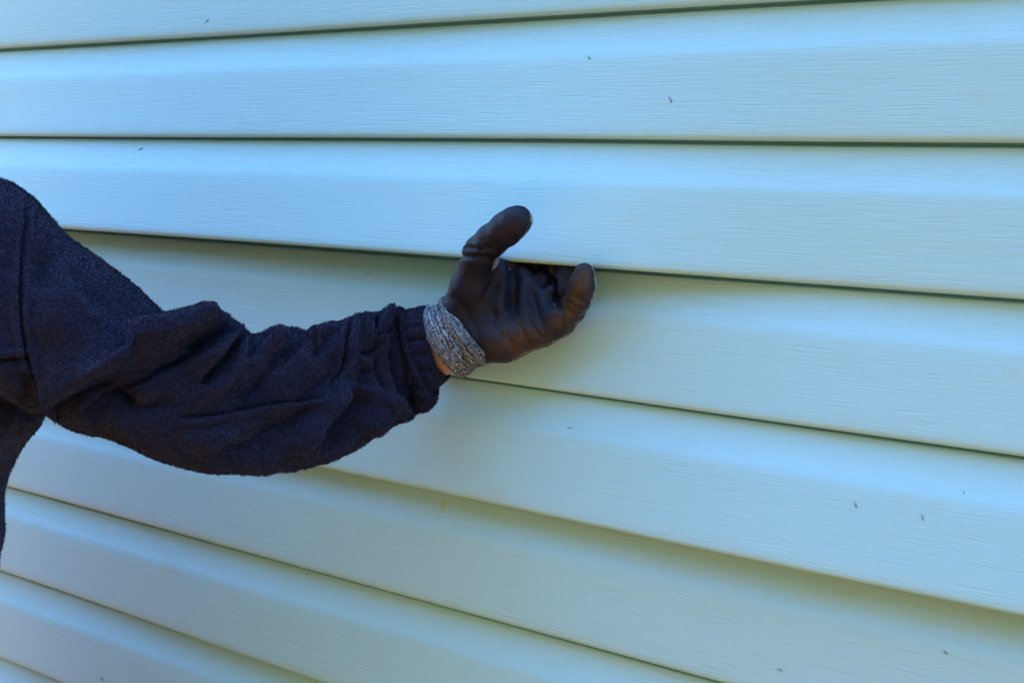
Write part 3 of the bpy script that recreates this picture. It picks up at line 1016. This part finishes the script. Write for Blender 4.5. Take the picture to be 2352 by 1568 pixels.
for s in (-1, 1):
    for r_, off, mt, nm in ((.0115, 0, M_EYE, 'eye'), (.0058, -.0072, M_IRIS, 'iris')):
        c0 = head_c + [s * .031, -.0785 + off, .010]
        n1, n2 = 10, 16
        a, b = np.meshgrid(np.linspace(0.02, np.pi - .02, n1), np.linspace(0, 2 * np.pi, n2, endpoint=False), indexing='ij')
        ev = np.stack([c0[0] + r_ * np.sin(a) * np.cos(b), c0[1] + r_ * np.cos(a), c0[2] + r_ * np.sin(a) * np.sin(b)], -1).reshape(-1, 3)
        o_ = link_mesh(nm, ev, grid_faces(n1, n2, True), mt, person if nm == 'eye' else o_eye)
        if nm == 'eye':
            o_eye = o_


def field_part(name, h, build, mat, amp=0.0, par=None):
    pts = []

    class Rec:
        def chain(self, P, r, k=.01, flat=(1, 1, 1)):
            pts.append((P, r, k, flat))
    build(Rec())
    al = np.concatenate([np.array(P, float) for P, *_ in pts])
    rm = max(max(r) for _, r, *_ in pts) * 1.6 + .03
    Fd = Field(al.min(0) - rm, al.max(0) + rm, h)
    for P, r, k, fl in pts:
        Fd.chain([np.asarray(q, float) for q in P], r, k, fl)
    v_, q_ = Fd.mesh()
    v_ = relax(v_, q_, 2)
    if amp:
        n_ = normals(v_, q_)
        v_ = v_ + n_ * (amp * noise(v_, 22, 3) + amp * .4 * noise(v_, 60, 5))[:, None]
    return link_mesh(name, v_, q_, mat, par or person)


rs = field_part('sleeve', .008, lambda f: f.chain([rsh + [.02, 0, 0], rsh, rel, rwr + [0, 0, .03]], [.085, .082, .066, .045], .03), M_FLEECE, .004, jacket)
rs['label'] = 'navy fleece sleeve hanging at the other side'
field_part('collar', .006, lambda f: f.chain([[xc, -BODY_D, zsh - .02], [xc, -BODY_D, zsh + .045]], [.078, .070], .02), M_FLEECE, .002, jacket)
hx = at(-330, 1500, BODY_D)[0] - .10


def trousers(f):
    f.chain([[hx - .09, -BODY_D, .98], [hx + .09, -BODY_D, .98]], [.12, .12], .04, (1.1, .9, 1))
    for s in (-1, 1):
        f.chain([[hx + s * .09, -BODY_D, .92], [hx + s * .11, -.20, .50], [hx + s * .12, -.19, .10]], [.115, .078, .066], .04)


def boots(s):
    def b(f):
        x = hx + s * .12
        f.chain([[x, -BODY_D, .13], [x, -BODY_D, .055]], [.052, .052], .02)
        f.chain([[x, -.16, .045], [x + s * .02, -.36, .038]], [.045, .038], .02, (1.05, 1, 1))
    return b


field_part('trousers', .01, trousers, M_TROUSER, .005)
field_part('boot', .008, boots(-1), M_BOOT)
field_part('boot', .008, boots(1), M_BOOT)

# ------------------------------------------------------------------ bits of dried plant stuck on the siding
SEEDS = [
    (1352, 132, 5, 12, 50, 'brown dry seed stuck near the top of the second siding board'),
    (1539, 228, 6, 16, 60, 'larger brown dry seed stuck on the second siding board right of centre'),
    (322, 344, 4, 13, -25, 'thin dry grass bit stuck on the third siding board above the shoulder'),
    (475, 50, 4, 13, -40, 'thin dry grass bit stuck on the topmost siding board'),
    (845, 631, 4, 12, -20, 'thin brown bit of chaff stuck on the siding just above the forearm'),
    (1308, 982, 4, 10, 5, 'pale brown bit of chaff stuck below the gloved palm'),
    (1964, 1157, 6, 14, 65, 'dark dry seed stuck on the lower right siding board'),
    (2118, 1186, 5, 13, 70, 'dark narrow seed rightmost on the board of the yellow smudge'),
    (2213, 1130, 3, 11, 75, 'thin upright grass bit high on the lower right siding board'),
    (2170, 1496, 6, 10, 40, 'short brown seed stuck near the bottom right corner'),
    (1790, 1536, 5, 11, 5, 'pale tan seed lying level near the bottom edge'),
    (234, 1556, 6, 9, 45, 'small rust coloured seed near the bottom left corner'),
    (706, 1318, 4, 9, -45, 'thin dry grass bit on the board below the sleeve'),
]
for (u, v, wd, ln, ang, lab) in SEEDS:
    d = 0.0
    for _ in range(6):
        q = at(u, v, d)
        d = panel_surface(0, q[0], q[2])
    s0 = np.linalg.norm(q - EYE) / FPX
    a = R(-ang)
    L_, W_ = ln * s0 * .68, wd * s0 * .42
    n1, n2 = 9, 8
    t = np.linspace(0, 1, n1)
    prof = np.sin(np.pi * t ** 1.7) ** .8 * (.35 + .65 * t) + .04
    bend = .18 * np.sin(np.pi * t)
    sv = []
    for ti, r_, bn in zip(t, prof, bend):
        for k in range(n2):
            an = 2 * math.pi * k / n2
            lx, lz = (ti - .5) * 2 * L_, bn * L_ * .5 + math.cos(an) * r_ * W_
            sv.append((q[0] + (lx * math.cos(a) - lz * math.sin(a)) * 1.25, -d - .0004 - .5 * W_ * r_ * (1 + math.sin(an)), q[2] + lx * math.sin(a) + lz * math.cos(a)))
    sv = np.array(sv)
    o = link_mesh('dry_seed', sv, grid_faces(n1, n2, True), M_SEED)
    tag(o, lab, 'seed', 'dry seeds stuck on the siding')
